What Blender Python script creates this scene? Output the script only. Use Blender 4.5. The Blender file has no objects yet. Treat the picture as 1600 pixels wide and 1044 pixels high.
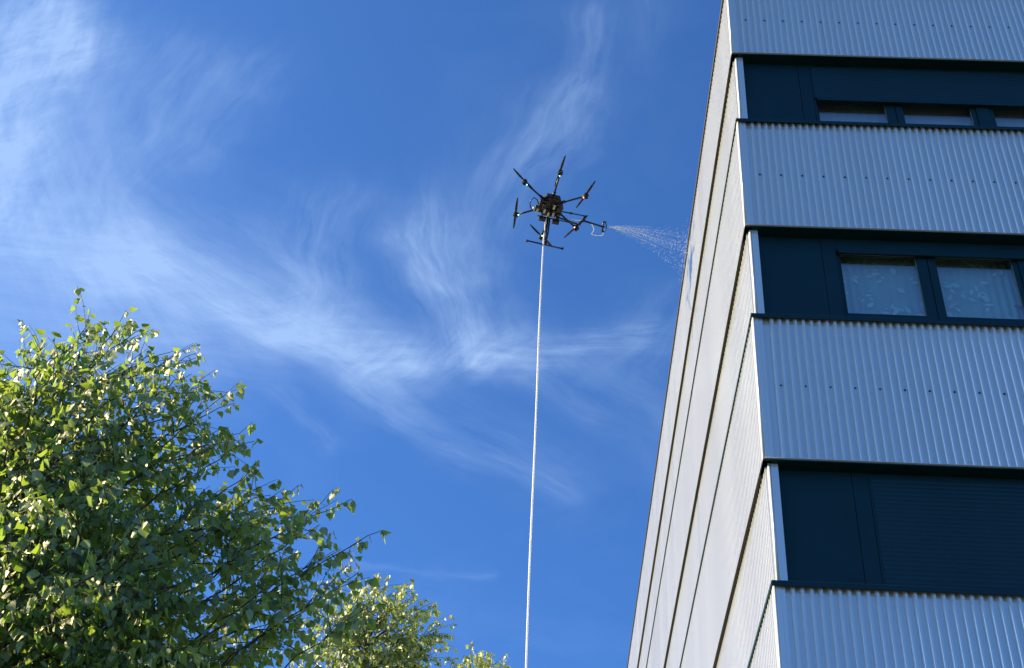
import bpy, math, random
import numpy as np
from mathutils import Vector, Matrix

random.seed(7)
S = bpy.context.scene
COL = S.collection
EYE = 1.6                                   # height of the photographer's phone

# ------------------------------------------------------------------ camera
M = np.array([[0.99853999, -0.0258891, 0.04740928],      # rows: image right, image down, view axis
              [0.05245911, 0.67405918, -0.73681223],
              [-0.01288125, 0.73822352, 0.67443317]])
FPX, PX, PY = 2074.376, 855.759, 527.052
cam = bpy.data.cameras.new('camera')
cam.sensor_width = 36.0
cam.lens = FPX / 1600 * 36
cam.shift_x = -(PX - 800) / 1600
cam.shift_y = (PY - 522) / 1600
cam.clip_start, cam.clip_end = 0.1, 5000
cam_o = bpy.data.objects.new('camera', cam)
COL.objects.link(cam_o)
mw = Matrix.Identity(4)
for i in range(3):
    mw[i][0], mw[i][1], mw[i][2] = M[0][i], -M[1][i], -M[2][i]
mw[2][3] = EYE
cam_o.matrix_world = mw
S.camera = cam_o


def ray(px, py):
    d = M.T @ np.array([(px - PX) / FPX, (py - PY) / FPX, 1.0])
    return d / np.linalg.norm(d)


def to_px(p):
    v = M @ (np.array(p, float) - (0, 0, EYE))
    return PX + FPX * v[0] / v[2], PY + FPX * v[1] / v[2], v[2]


# ------------------------------------------------------------------ light
SUN_EL, SUN_AZ = math.radians(30.0), math.radians(4.0)   # azimuth counted from -X towards +Y
SUN = Vector((-math.cos(SUN_EL) * math.cos(SUN_AZ), math.cos(SUN_EL) * math.sin(SUN_AZ), math.sin(SUN_EL)))
sun = bpy.data.lights.new('sun', 'SUN')
sun.energy, sun.angle, sun.color = 4.7, math.radians(0.5), (1.0, 0.79, 0.37)
sun_o = bpy.data.objects.new('sun', sun)
COL.objects.link(sun_o)
sun_o.rotation_euler = SUN.to_track_quat('Z', 'Y').to_euler()
sun_o.location = (-40, 0, 40)

W = bpy.data.worlds.new('World')
S.world = W
W.use_nodes = True
W.cycles.sampling_method = 'MANUAL'
W.cycles.sample_map_resolution = 512
wn, wl = W.node_tree.nodes, W.node_tree.links
wn.clear()
out = wn.new('ShaderNodeOutputWorld')
bg = wn.new('ShaderNodeBackground')
bg.inputs['Strength'].default_value = 0.10
wl.new(bg.outputs[0], out.inputs[0])
sky = wn.new('ShaderNodeTexSky')
sky.sky_type = 'NISHITA'
sky.sun_disc = False
sky.sun_elevation = SUN_EL
sky.sun_rotation = math.atan2(SUN.x, SUN.y)
sky.altitude = 1500
sky.air_density, sky.dust_density, sky.ozone_density = 0.85, 1.8, 5.5


def nd(kind, **kw):
    n = wn.new(kind)
    for k, v in kw.items():
        setattr(n, k, v)
    return n


def vmath(op, a, b=None, s=None):
    n = nd('ShaderNodeVectorMath', operation=op)
    for i, x in enumerate((a, b)):
        if x is None:
            continue
        if isinstance(x, (tuple, list)):
            n.inputs[i].default_value = x
        else:
            wl.new(x, n.inputs[i])
    if s is not None:
        if isinstance(s, (int, float)):
            n.inputs['Scale'].default_value = s
        else:
            wl.new(s, n.inputs['Scale'])
    return n.outputs['Value'] if op in ('DOT_PRODUCT', 'LENGTH', 'DISTANCE') else n.outputs['Vector']


def smath(op, a, b=None, c=None, clamp=False):
    n = nd('ShaderNodeMath', operation=op, use_clamp=clamp)
    for i, x in enumerate((a, b, c)):
        if x is None:
            continue
        if isinstance(x, (int, float)):
            n.inputs[i].default_value = x
        else:
            wl.new(x, n.inputs[i])
    return n.outputs[0]


def wnoise(vec, scale, detail=6, rough=0.55, dist=0.0, out_='Fac'):
    n = nd('ShaderNodeTexNoise', noise_dimensions='3D')
    n.inputs['Scale'].default_value = scale
    n.inputs['Detail'].default_value = detail
    n.inputs['Roughness'].default_value = rough
    n.inputs['Distortion'].default_value = dist
    wl.new(vec, n.inputs['Vector'])
    return n.outputs[out_]


# cirrus: a thin layer at cloud height, laid out in the plane (x/z, y/z) of a far sheet of sky
tc = nd('ShaderNodeTexCoord')
sep = nd('ShaderNodeSeparateXYZ')
wl.new(tc.outputs['Generated'], sep.inputs[0])
zc = smath('MAXIMUM', sep.outputs[2], 0.12)
comb = nd('ShaderNodeCombineXYZ')
wl.new(smath('DIVIDE', sep.outputs[0], zc), comb.inputs[0])
wl.new(smath('DIVIDE', sep.outputs[1], zc), comb.inputs[1])
P0 = comb.outputs[0]
warp_a = vmath('SUBTRACT', wnoise(P0, 4.0, 3, 0.5, 0, 'Color'), (0.5, 0.5, 0.5))
warp_b = vmath('SUBTRACT', wnoise(P0, 14.0, 4, 0.6, 0, 'Color'), (0.5, 0.5, 0.5))
P1 = vmath('ADD', vmath('ADD', P0, vmath('SCALE', warp_a, s=0.16)), vmath('SCALE', warp_b, s=0.055))
P1 = vmath('MULTIPLY', P1, (1, 1, 0))


P2 = vmath('ADD', vmath('ADD', P0, vmath('SCALE', warp_a, s=0.10)), vmath('SCALE', warp_b, s=0.007))
P2 = vmath('MULTIPLY', P2, (1, 1, 0))


def sheet(px, py):
    r = ray(px, py)
    return np.array([r[0] / r[2], r[1] / r[2], 0.0])


def wisp(ax, ay, bx, by, wpx, amount, fine=1.0, cover=0.5, skew=0.0):
    """one streak of ice cloud between two directions of sky, fibrous along its length"""
    a, b = sheet(ax, ay), sheet(bx, by)
    ba = b - a
    L = np.linalg.norm(ba)
    t = ba / L
    n = np.array([-t[1], t[0], 0])
    w = wpx * 7.8e-4
    pa = vmath('SUBTRACT', P1, tuple(a))
    s = vmath('DOT_PRODUCT', pa, tuple(t))
    q = vmath('DOT_PRODUCT', pa, tuple(n))
    sc = smath('MINIMUM', smath('MAXIMUM', s, 0.0), float(L))
    ds = smath('SUBTRACT', s, sc)
    d2 = smath('ADD', smath('MULTIPLY', ds, ds), smath('MULTIPLY', q, q))
    g = smath('EXPONENT', smath('MULTIPLY', d2, -1.0 / (w * w)))
    cv = nd('ShaderNodeCombineXYZ')
    pf = vmath('SUBTRACT', P2, tuple(a))
    c_, s_ = math.cos(skew), math.sin(skew)
    wl.new(smath('MULTIPLY', vmath('DOT_PRODUCT', pf, tuple(t * c_ + n * s_)), 6.0 * fine), cv.inputs[0])
    wl.new(smath('MULTIPLY', vmath('DOT_PRODUCT', pf, tuple(n * c_ - t * s_)), 34.0 * fine), cv.inputs[1])
    cv.inputs[2].default_value = ax * 0.013 + by * 0.007
    f = wnoise(cv.outputs[0], 1.0, 6, 0.68, 0.12)
    f = smath('ADD', smath('MULTIPLY', smath('SUBTRACT', f, 0.5), 2.5), cover)
    f = smath('MINIMUM', smath('MAXIMUM', f, 0.0), 1.2)
    return smath('MULTIPLY', smath('MULTIPLY', g, f), amount)


WISPS = [  # from, to, half width, amount, fineness, cover   (directions written as picture points)
    (30, -80, 90, 110, 74, .62, 1.3, .52, .5), (110, 80, 10, 250, 74, .54, 1.3, .52, .5),
    (-80, 40, -30, 300, 110, .46, 1.1, .58, .4), (60, 260, 160, 470, 170, .26, .9, .66),
    (-1600, 300, -500, 250, 420, .40, .5, .8), (-900, 700, -300, 500, 200, .30, .6, .7),  # out-of-view haze, added to brighten reflections on the front ribs
    (-80, 350, 230, 430, 96, .46, .7, .72, -.25), (200, 420, 430, 525, 76, .46, .8, .66, .15),
    (400, 505, 600, 565, 66, .46, .8, .62, -.55), (560, 565, 790, 545, 58, .46, .9, .60, -.7),
    (760, 555, 985, 515, 42, .44, 1.0, .56, .3), (-60, 520, 300, 560, 110, .30, .7, .75),
    (300, 380, 480, 500, 120, .20, .8, .7),
    (320, 120, 180, 330, 54, .26, 1.2, .55), (420, 90, 300, 230, 36, .18, 1.4, .5),
    (690, 350, 730, 520, 58, .46, 1.2, .62), (650, 370, 700, 430, 34, .34, 1.4, .6),
    (520, 350, 470, 530, 52, .28, 1.5, .55), (430, 390, 460, 450, 30, .18, 1.6, .5),
    (935, 30, 905, 190, 30, .26, 1.4, .52), (905, 180, 830, 260, 34, .26, 1.4, .52),
    (830, 230, 760, 380, 44, .24, 1.2, .55), (1020, 0, 1030, 90, 24, .10, 1.4, .5),
    (470, 570, 640, 640, 44, .30, .9, .56), (620, 610, 830, 740, 70, .20, .8, .58),
    (850, 540, 1060, 700, 70, .20, .8, .58), (700, 700, 860, 770, 32, .16, 1.2, .5),
    (980, 560, 1040, 460, 56, .18, 1.0, .5),
    (540, 872, 780, 910, 13, .16, 1.0, .6), (420, 620, 520, 700, 20, .18, 1.4, .5),
]
dens = None
for w_ in WISPS:
    g_ = wisp(*w_)
    dens = g_ if dens is None else smath('ADD', dens, g_)
# thin veil that goes on over the rest of the sky
veil = wnoise(P1, 2.2, 6, 0.6, 0.2)
veil = smath('MULTIPLY', smath('MAXIMUM', smath('SUBTRACT', veil, 0.5), 0.0), 0.40)
dens = smath('ADD', dens, veil)
dens = smath('MINIMUM', smath('MULTIPLY', dens, 0.54), 0.5)
cloud = nd('ShaderNodeMixRGB', blend_type='MIX')
wl.new(dens, cloud.inputs[0])
tint = nd('ShaderNodeMixRGB', blend_type='MULTIPLY')
tint.inputs[0].default_value = 1.0
wl.new(sky.outputs[0], tint.inputs[1])
tint.inputs[2].default_value = (0.58, 0.93, 1.22, 1)
wl.new(tint.outputs[0], cloud.inputs[1])
cloud.inputs[2].default_value = (3.1, 4.2, 5.8, 1)
wl.new(cloud.outputs[0], bg.inputs['Color'])

S.view_settings.view_transform = 'Standard'
S.view_settings.look = 'None'
S.view_settings.exposure = 1.15
S.view_settings.gamma = 1.0
S.cycles.max_bounces = 8
S.cycles.transparent_max_bounces = 12


# ------------------------------------------------------------------ materials
def mat(name, color, rough=0.5, metal=0.0, spec=0.5, noise=None, bump=None, coat=0.0):
    m = bpy.data.materials.new(name)
    m.use_nodes = True
    n, l = m.node_tree.nodes, m.node_tree.links
    b = n['Principled BSDF']
    b.inputs['Base Color'].default_value = (*color, 1)
    b.inputs['Roughness'].default_value = rough
    b.inputs['Metallic'].default_value = metal
    b.inputs['Specular IOR Level'].default_value = spec
    b.inputs['Coat Weight'].default_value = coat
    if noise:
        scale, amt, stretch = noise
        t = n.new('ShaderNodeTexCoord')
        mp = n.new('ShaderNodeMapping')
        mp.inputs['Scale'].default_value = stretch
        tx = n.new('ShaderNodeTexNoise')
        tx.inputs['Scale'].default_value = scale
        tx.inputs['Detail'].default_value = 6
        l.new(t.outputs['Object'], mp.inputs[0])
        l.new(mp.outputs[0], tx.inputs['Vector'])
        r = n.new('ShaderNodeMapRange')
        r.inputs['From Min'].default_value, r.inputs['From Max'].default_value = 0.3, 0.7
        r.inputs['To Min'].default_value, r.inputs['To Max'].default_value = 1 - amt, 1 + amt
        l.new(tx.outputs['Fac'], r.inputs['Value'])
        mx = n.new('ShaderNodeMixRGB')
        mx.blend_type = 'MULTIPLY'
        mx.inputs[0].default_value = 1
        mx.inputs[1].default_value = (*color, 1)
        l.new(r.outputs[0], mx.inputs[2])
        l.new(mx.outputs[0], b.inputs['Base Color'])
        r2 = n.new('ShaderNodeMapRange')
        r2.inputs['To Min'].default_value, r2.inputs['To Max'].default_value = rough - 0.06, rough + 0.06
        l.new(tx.outputs['Fac'], r2.inputs['Value'])
        l.new(r2.outputs[0], b.inputs['Roughness'])
        if bump:
            bp = n.new('ShaderNodeBump')
            bp.inputs['Strength'].default_value = bump
            bp.inputs['Distance'].default_value = 0.004
            l.new(tx.outputs['Fac'], bp.inputs['Height'])
            l.new(bp.outputs[0], b.inputs['Normal'])
    return m


MT = {}
MT['silver'] = mat('silver_cladding', (0.765, 0.765, 0.745), 0.18, 0.40, 0.5, (1.1, 0.035, (1, 1, 0.12)))
MT['bead'] = mat('white_edge_bead', (0.72, 0.73, 0.74), 0.35, 0.2)
MT['navy'] = mat('anthracite_metal', (0.003, 0.030, 0.040), 0.5, 0.0, 0.25, (3.0, 0.12, (1, 1, 1)))
MT['slat'] = mat('shutter_slat', (0.006, 0.036, 0.048), 0.5, 0.0, 0.25, (5.0, 0.10, (0.3, 0.3, 1)))
MT['brown'] = mat('bounce_brown_flashing', (0.024, 0.020, 0.018), 0.6)  # brown tone paints in warm bounce light under the side bands
MT['core'] = mat('dark_membrane', (0.012, 0.014, 0.017), 0.8)
MT['screw'] = mat('dark_screw', (0.02, 0.03, 0.05), 0.5)
MT['black'] = mat('black_carbon', (0.006, 0.006, 0.008), 0.42, 0.0, 0.35)
MT['grey'] = mat('grey_plastic', (0.30, 0.31, 0.27), 0.5)
MT['alu'] = mat('bare_aluminium', (0.6, 0.6, 0.6), 0.35, 0.9)
MT['hose'] = mat('white_hose', (0.66, 0.68, 0.72), 0.45)
MT['tube'] = mat('clear_white_tube', (0.8, 0.82, 0.85), 0.3)
MT['curtain'] = mat('grey_curtain', (0.58, 0.68, 0.60), 0.9, 0, 0.2, (6.0, 0.08, (1, 1, 0.2)))
MT['leafprint'] = mat('pale_leaf_print', (0.90, 0.99, 0.95), 0.9, 0, 0.2)
MT['redprint'] = mat('red_leaf_print', (0.45, 0.12, 0.14), 0.9, 0, 0.2)
MT['blind'] = mat('white_net_curtain', (0.70, 0.70, 0.70), 0.9, 0, 0.2)
MT['ground'] = mat('gravel_and_grass', (0.07, 0.08, 0.06), 0.95, 0, 0.2, (0.8, 0.3, (1, 1, 1)))
MT['bark'] = mat('birch_bark', (0.12, 0.10, 0.085), 0.85, 0, 0.3, (14.0, 0.5, (1, 1, 3)), 0.6)
MT['twig'] = mat('brown_twig', (0.085, 0.058, 0.042), 0.7, 0, 0.3)


def emit(name, col, strength):
    m = bpy.data.materials.new(name)
    m.use_nodes = True
    b = m.node_tree.nodes['Principled BSDF']
    b.inputs['Base Color'].default_value = (*col, 1)
    b.inputs['Emission Color'].default_value = (*col, 1)
    b.inputs['Emission Strength'].default_value = strength
    return m


MT['led_green'] = emit('green_lamp', (0.25, 1.0, 0.6), 3.0)
MT['led_red'] = emit('orange_lamp', (1.0, 0.32, 0.10), 3.0)

g = bpy.data.materials.new('window_glass')
g.use_nodes = True
gn, gl = g.node_tree.nodes, g.node_tree.links
gn.clear()
go = gn.new('ShaderNodeOutputMaterial')
gm = gn.new('ShaderNodeMixShader')
gm.inputs[0].default_value = 0.20                # coated double glazing
gt = gn.new('ShaderNodeBsdfTransparent')
gt.inputs[0].default_value = (0.84, 0.90, 0.90, 1)
gg = gn.new('ShaderNodeBsdfGlossy')
gg.inputs['Roughness'].default_value = 0.02
gg.inputs['Color'].default_value = (0.9, 0.93, 0.95, 1)
gl.new(gt.outputs[0], gm.inputs[1])
gl.new(gg.outputs[0], gm.inputs[2])
gl.new(gm.outputs[0], go.inputs[0])
MT['glass'] = g

w = bpy.data.materials.new('water_drops')
w.use_nodes = True
b = w.node_tree.nodes['Principled BSDF']
b.inputs['Base Color'].default_value = (0.85, 0.90, 1.0, 1)
b.inputs['Roughness'].default_value = 0.3
b.inputs['Transmission Weight'].default_value = 0.0
b.inputs['IOR'].default_value = 1.33
MT['water'] = w


def leaf_mat(name, dark, light, trans):
    m = bpy.data.materials.new(name)
    m.use_nodes = True
    n, l = m.node_tree.nodes, m.node_tree.links
    n.clear()
    o = n.new('ShaderNodeOutputMaterial')
    geo = n.new('ShaderNodeNewGeometry')
    oi = n.new('ShaderNodeObjectInfo')
    ad = n.new('ShaderNodeMath')
    ad.operation = 'ADD'
    l.new(geo.outputs['Random Per Island'], ad.inputs[0])
    l.new(oi.outputs['Random'], ad.inputs[1])
    fr = n.new('ShaderNodeMath')
    fr.operation = 'FRACT'
    l.new(ad.outputs[0], fr.inputs[0])
    cr = n.new('ShaderNodeValToRGB')
    e = cr.color_ramp.elements
    e[0].position, e[0].color = 0.0, (*dark, 1)
    e[1].position, e[1].color = 0.93, (*light, 1)
    e2 = cr.color_ramp.elements.new(0.99)
    e2.color = (light[0] * 2.0, light[1] * 1.3, light[2], 1)
    l.new(fr.outputs[0], cr.inputs[0])
    pr = n.new('ShaderNodeBsdfPrincipled')
    pr.inputs['Roughness'].default_value = 0.56
    pr.inputs['Coat Weight'].default_value = 0.65
    pr.inputs['Coat IOR'].default_value = 1.7
    pr.inputs['Coat Roughness'].default_value = 0.43
    pr.inputs['Specular IOR Level'].default_value = 1.0
    # birch undersides are paler and greyer; lightened further to paint in white highlights
    pale = n.new('ShaderNodeMixRGB')
    pale.inputs[2].default_value = (light[0] * 2.5, light[1] * 1.9, light[1] * 1.45, 1)
    bf = n.new('ShaderNodeMath')
    bf.operation = 'MULTIPLY'
    bf.inputs[1].default_value = 0.45
    l.new(geo.outputs['Backfacing'], bf.inputs[0])
    l.new(bf.outputs[0], pale.inputs[0])
    l.new(cr.outputs[0], pale.inputs[1])
    l.new(pale.outputs[0], pr.inputs['Base Color'])
    tr = n.new('ShaderNodeBsdfTranslucent')
    tr.inputs[0].default_value = (*trans, 1)
    mx = n.new('ShaderNodeMixShader')
    mx.inputs[0].default_value = 0.47
    l.new(pr.outputs[0], mx.inputs[1])
    l.new(tr.outputs[0], mx.inputs[2])
    l.new(mx.outputs[0], o.inputs[0])
    return m


MT['leaf'] = leaf_mat('birch_leaf', (0.048, 0.090, 0.018), (0.130, 0.190, 0.036), (0.40, 0.58, 0.06))
MT['leaf_far'] = leaf_mat('birch_leaf_far', (0.068, 0.110, 0.024), (0.15, 0.20, 0.050), (0.40, 0.54, 0.08))


# ------------------------------------------------------------------ mesh helpers
class MB:
    """collects boxes, tubes and sheets; build() links them as ONE mesh object"""

    def __init__(self, f=None):
        self.v, self.f, self.sm, self.T = [], [], [], (f or (lambda a, b, c: (a, b, c)))

    def add(self, vs, fs, smooth=False):
        o = len(self.v)
        self.v += [tuple(self.T(*p)) for p in vs]
        self.f += [tuple(i + o for i in q) for q in fs]
        self.sm += [smooth] * len(fs)
        return self

    def box(self, a0, a1, b0, b1, c0, c1):
        vs = [(a, b, c) for a in (a0, a1) for b in (b0, b1) for c in (c0, c1)]
        return self.add(vs, [(0, 1, 3, 2), (4, 6, 7, 5), (0, 4, 5, 1), (2, 3, 7, 6), (0, 2, 6, 4), (1, 5, 7, 3)])

    def extrude(self, prof, c0, c1, cap=False):
        """open (a,b) polyline extruded along c"""
        n = len(prof)
        vs = [(a, b, c0) for a, b in prof] + [(a, b, c1) for a, b in prof]
        fs = [(i, i + 1, n + i + 1, n + i) for i in range(n - 1)]
        if cap:
            fs += [(n - 1, 0, n, 2 * n - 1), tuple(range(n))[::-1], tuple(range(n, 2 * n))]
        return self.add(vs, fs)

    def tube(self, pts, r, seg=8, smooth=True, cap=True):
        pts = [Vector(p) for p in pts]
        rs = r if isinstance(r, (list, tuple)) else [r] * len(pts)
        vs, fs = [], []
        ref = None
        for i, p in enumerate(pts):
            t = (pts[min(i + 1, len(pts) - 1)] - pts[max(i - 1, 0)]).normalized()
            if ref is None:
                ref = t.orthogonal().normalized()
            ref = (ref - t * ref.dot(t))
            ref = ref.normalized() if ref.length > 1e-6 else t.orthogonal().normalized()
            bi = t.cross(ref)
            for k in range(seg):
                a = 2 * math.pi * k / seg
                vs.append(tuple(p + (ref * math.cos(a) + bi * math.sin(a)) * rs[i]))
        for i in range(len(pts) - 1):
            for k in range(seg):
                k2 = (k + 1) % seg
                fs.append((i * seg + k, i * seg + k2, (i + 1) * seg + k2, (i + 1) * seg + k))
        if cap:
            fs.append(tuple(range(seg))[::-1])
            fs.append(tuple((len(pts) - 1) * seg + k for k in range(seg)))
        return self.add(vs, fs, smooth)

    def build(self, name, material, parent=None, bevel=0.0):
        me = bpy.data.meshes.new(name)
        me.from_pydata(self.v, [], self.f)
        me.polygons.foreach_set('use_smooth', self.sm)
        me.update()
        o = bpy.data.objects.new(name, me)
        COL.objects.link(o)
        me.materials.append(MT[material] if isinstance(material, str) else material)
        if parent:
            o.parent = parent
        if bevel:
            bv = o.modifiers.new('edge', 'BEVEL')
            bv.width, bv.segments, bv.limit_method = bevel, 2, 'ANGLE'
        return o


def tag(o, label=None, cat=None, group=None, kind=None):
    for k, v in (('label', label), ('category', cat), ('group', group), ('kind', kind)):
        if v:
            o[k] = v
    return o


def empty(name, loc=(0, 0, 0)):
    o = bpy.data.objects.new(name, None)
    o.empty_display_size = 0.3
    o.location = loc
    COL.objects.link(o)
    return o


# ------------------------------------------------------------------ ground
gr = MB()
gr.add([(-900, -900, 0), (900, -900, 0), (900, 900, 0), (-900, 900, 0)], [(0, 1, 2, 3)])
tag(gr.build('ground', 'ground'), kind='structure')

# ------------------------------------------------------------------ building
K = 9.35 / 9.0
CX, CY = 1.73229 * K, 8.96153 * K                       # outer corner of the cladding
AX = -0.0236573
DXx, DXy = math.cos(AX), math.sin(AX)                   # along the shaded front
ONx, ONy = DXy, -DXx                                    # out of the shaded front


def RF(u, d, z):                                        # shaded front: along, out, up
    return (CX + DXx * u + ONx * d, CY + DXy * u + ONy * d, z)


def LF(v, d, z):                                        # sunlit side: along, out, up
    return (CX - d, CY + v, z)


def lev(z):
    return z * K + EYE


R1, R2, R3, R4, R5, R6 = (lev(z) for z in (12.73, 11.515, 9.834, 8.61, 6.925, 5.715))
ROOF = lev(14.20)
STO = 2.905 * K
R7, R8, R9, R10 = R5 - STO, R6 - STO, R5 - 2 * STO, R6 - 2 * STO
BANDS = [(R1, ROOF), (R3, R2), (R5, R4), (R7, R6), (R9, R8), (0.0, R10)]        # corrugated bands (bottom, top)
GAPS = [(R2, R1), (R4, R3), (R6, R5), (R8, R7), (R10, R9)]                       # window bands
PITCH = 0.0731 * K
UEND, VEND = 12.0, 44.0
REC = 0.135                                             # window band sits this far back
SREC = 0.030                                            # the side's recessed bands

bld = empty('apartment_building', RF(0, 0, 0))
tag(bld, 'tall block clad in silver corrugated metal bands with dark window strips', 'building')
BL = Vector(bld.location)


def part(mb, name, material, parent=None, bevel=0.0):
    o = mb.build(name, material, None, bevel)
    o.parent = parent or bld
    o.matrix_parent_inverse = Matrix.Translation(-BL) if not parent else Matrix.Identity(4)
    return o


core = MB()
pl = [RF(0.06, -0.42, 0), RF(UEND, -0.42, 0)]
x_in = CX + 0.10
far = CY + VEND
xr = RF(UEND, 0, 0)[0]
vs = [(x_in, RF(0.06, -0.42, 0)[1], 0), (xr, RF(UEND, -0.42, 0)[1], 0), (xr, far, 0), (x_in, far, 0)]
vs += [(a, b_, ROOF - 0.25) for a, b_, _ in vs]
core.add(vs, [(0, 1, 5, 4), (1, 2, 6, 5), (2, 3, 7, 6), (3, 0, 4, 7), (4, 5, 6, 7)])
part(core, 'inner_wall', 'core')


def ribs(u0, u1, top, flank, depth, phase=0.0, p=PITCH):
    """trapezoidal sheet profile: starts in a valley"""
    pr, u = [], u0
    pr.append((u, -depth))
    u = u0 + phase
    val = p - top - 2 * flank
    while u + top + 2 * flank < u1:
        pr += [(u, -depth), (u + flank, 0.0), (u + flank + top, 0.0), (u + 2 * flank + top, -depth)]
        u += p
    pr.append((u1, -depth))
    return pr




def front_ribs(u0, u1):
    """sheet of the shaded front: steep flanks, the bend on the corner side eased to a chamfer"""
    pr, u = [(u0, -RDEP)], u0
    wd = RTOP + 2 * RFL + 0.0078
    while u + wd < u1:
        pr += [(u, -RDEP), (u + RFL, -0.0100), (u + RFL + 0.0078, 0.0), (u + RFL + 0.0078 + RTOP, 0.0), (u + wd, -RDEP)]
        u += PITCH
    pr.append((u1, -RDEP))
    return pr


RTOP, RFL, RDEP = 0.022, 0.0065, 0.028
for bi, (z0, z1) in enumerate(BANDS):
    ph = (0.150, 0.150, 0.166, 0.140, 0.150, 0.150)[bi]
    vis = bi < 4
    # corrugated sheets about one metre wide, each lapping the next
    u, k = ph, 0
    while u < (7.9 if vis else UEND - 0.1):
        n = 13 if vis else 140
        u1 = min(u + n * PITCH, UEND - 0.02)
        lift = 0.0015 * (k % 2) + (0.004 if (bi == 2 and k == 0) else 0)
        m = MB(lambda a, d, z, lf=lift: RF(a, d + lf, z))
        m.extrude(front_ribs(u, u1 + 0.004), z0 + 0.012, z1 - (0.01 if bi else 0.05))
        part(m, 'cladding_panel', 'silver')
        u, k = u + n * PITCH, k + 1
    if vis:
        m = MB(RF)
        m.extrude(front_ribs(u, UEND - 0.02), z0 + 0.012, z1 - (0.01 if bi else 0.05))
        part(m, 'cladding_panel', 'silver')
    # backing slab, corner flashing, bead, drip edge, soffit
    m = MB(RF)
    m.box(0.03, UEND - 0.03, -REC + 0.004, -RDEP - 0.006, z0 + 0.014, z1 - 0.05)
    part(m, 'backing_board', 'core')
    m = MB(RF)
    m.extrude([(0.020, -0.03), (0.022, -0.004), (0.028, 0.0), (0.062, 0.0), (0.064, -0.003), (0.0985, -0.003), (0.1005, -RDEP - 0.002), (ph + 0.002, -RDEP - 0.002)],
              z0 + 0.006, z1 - 0.008)
    part(m, 'corner_flashing', 'silver')
    m = MB(RF)
    m.tube([(0.011, -0.006, z0 + 0.004), (0.011, -0.006, z1 - 0.008)], 0.0115, 10)
    m.box(0.0, 0.012, -0.05, -0.008, z0 + 0.004, z1 - 0.008)
    part(m, 'corner_bead', 'bead')
    m = MB(RF)
    m.box(0.0225, UEND, -REC + 0.002, 0.004, z0, z0 + 0.006)
    m.add([(0.0225, 0.0045, z0 + 0.001), (UEND, 0.0045, z0 + 0.001), (UEND, 0.016, z0 + 0.004), (0.0225, 0.016, z0 + 0.004), (UEND, 0.0045, z0 + 0.018), (0.0225, 0.0045, z0 + 0.018)], [(0, 1, 2, 3), (3, 2, 4, 5), (5, 4, 1, 0), (1, 4, 2), (0, 3, 5)])
    part(m, 'drip_edge', 'bead')
    m = MB(RF)
    m.box(0.003, UEND, -REC - 0.10, 0.001, z0 - 0.012, z0 - 0.003)
    part(m, 'soffit', 'navy')
    if vis:
        # screws in every third valley
        m = MB(RF)
        zs = (lev(13.436), lev(10.65), lev(7.77), R7 + 0.85)[bi]
        u = ph + (RTOP + 2 * RFL + 0.0078 + PITCH) / 2
        while u < 8:
            for r_, d_ in ((0.0125, 0.004), (0.0075, 0.011)):
                a6 = [(u + r_ * math.cos(t * math.pi / 3), zs + r_ * math.sin(t * math.pi / 3)) for t in range(6)]
                vs = [(a, -RDEP, c) for a, c in a6] + [(a, -RDEP + d_, c) for a, c in a6]
                m.add(vs, [(i, (i + 1) % 6, 6 + (i + 1) % 6, 6 + i) for i in range(6)] + [(6, 7, 8, 9, 10, 11)])
            u += 3 * PITCH
        tag(part(m, 'screws', 'screw'), kind='stuff')
    # sunlit side of the same band
    m = MB(LF)
    m.extrude(ribs(0.045, VEND, 0.032, 0.005, 0.023), z0 + 0.004, z1 - (0.006 if bi else 0.05))
    part(m, 'side_cladding', 'silver')
    m = MB(LF)
    m.box(0.01, VEND, -0.095, -0.026, z0 + 0.01, z1 - 0.03)
    part(m, 'side_backing', 'core')
    m = MB(LF)
    m.box(0.012, VEND, -SREC - 0.045, 0.002, z0 - 0.012, z0 - 0.002)
    part(m, 'side_soffit', 'brown')

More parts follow.
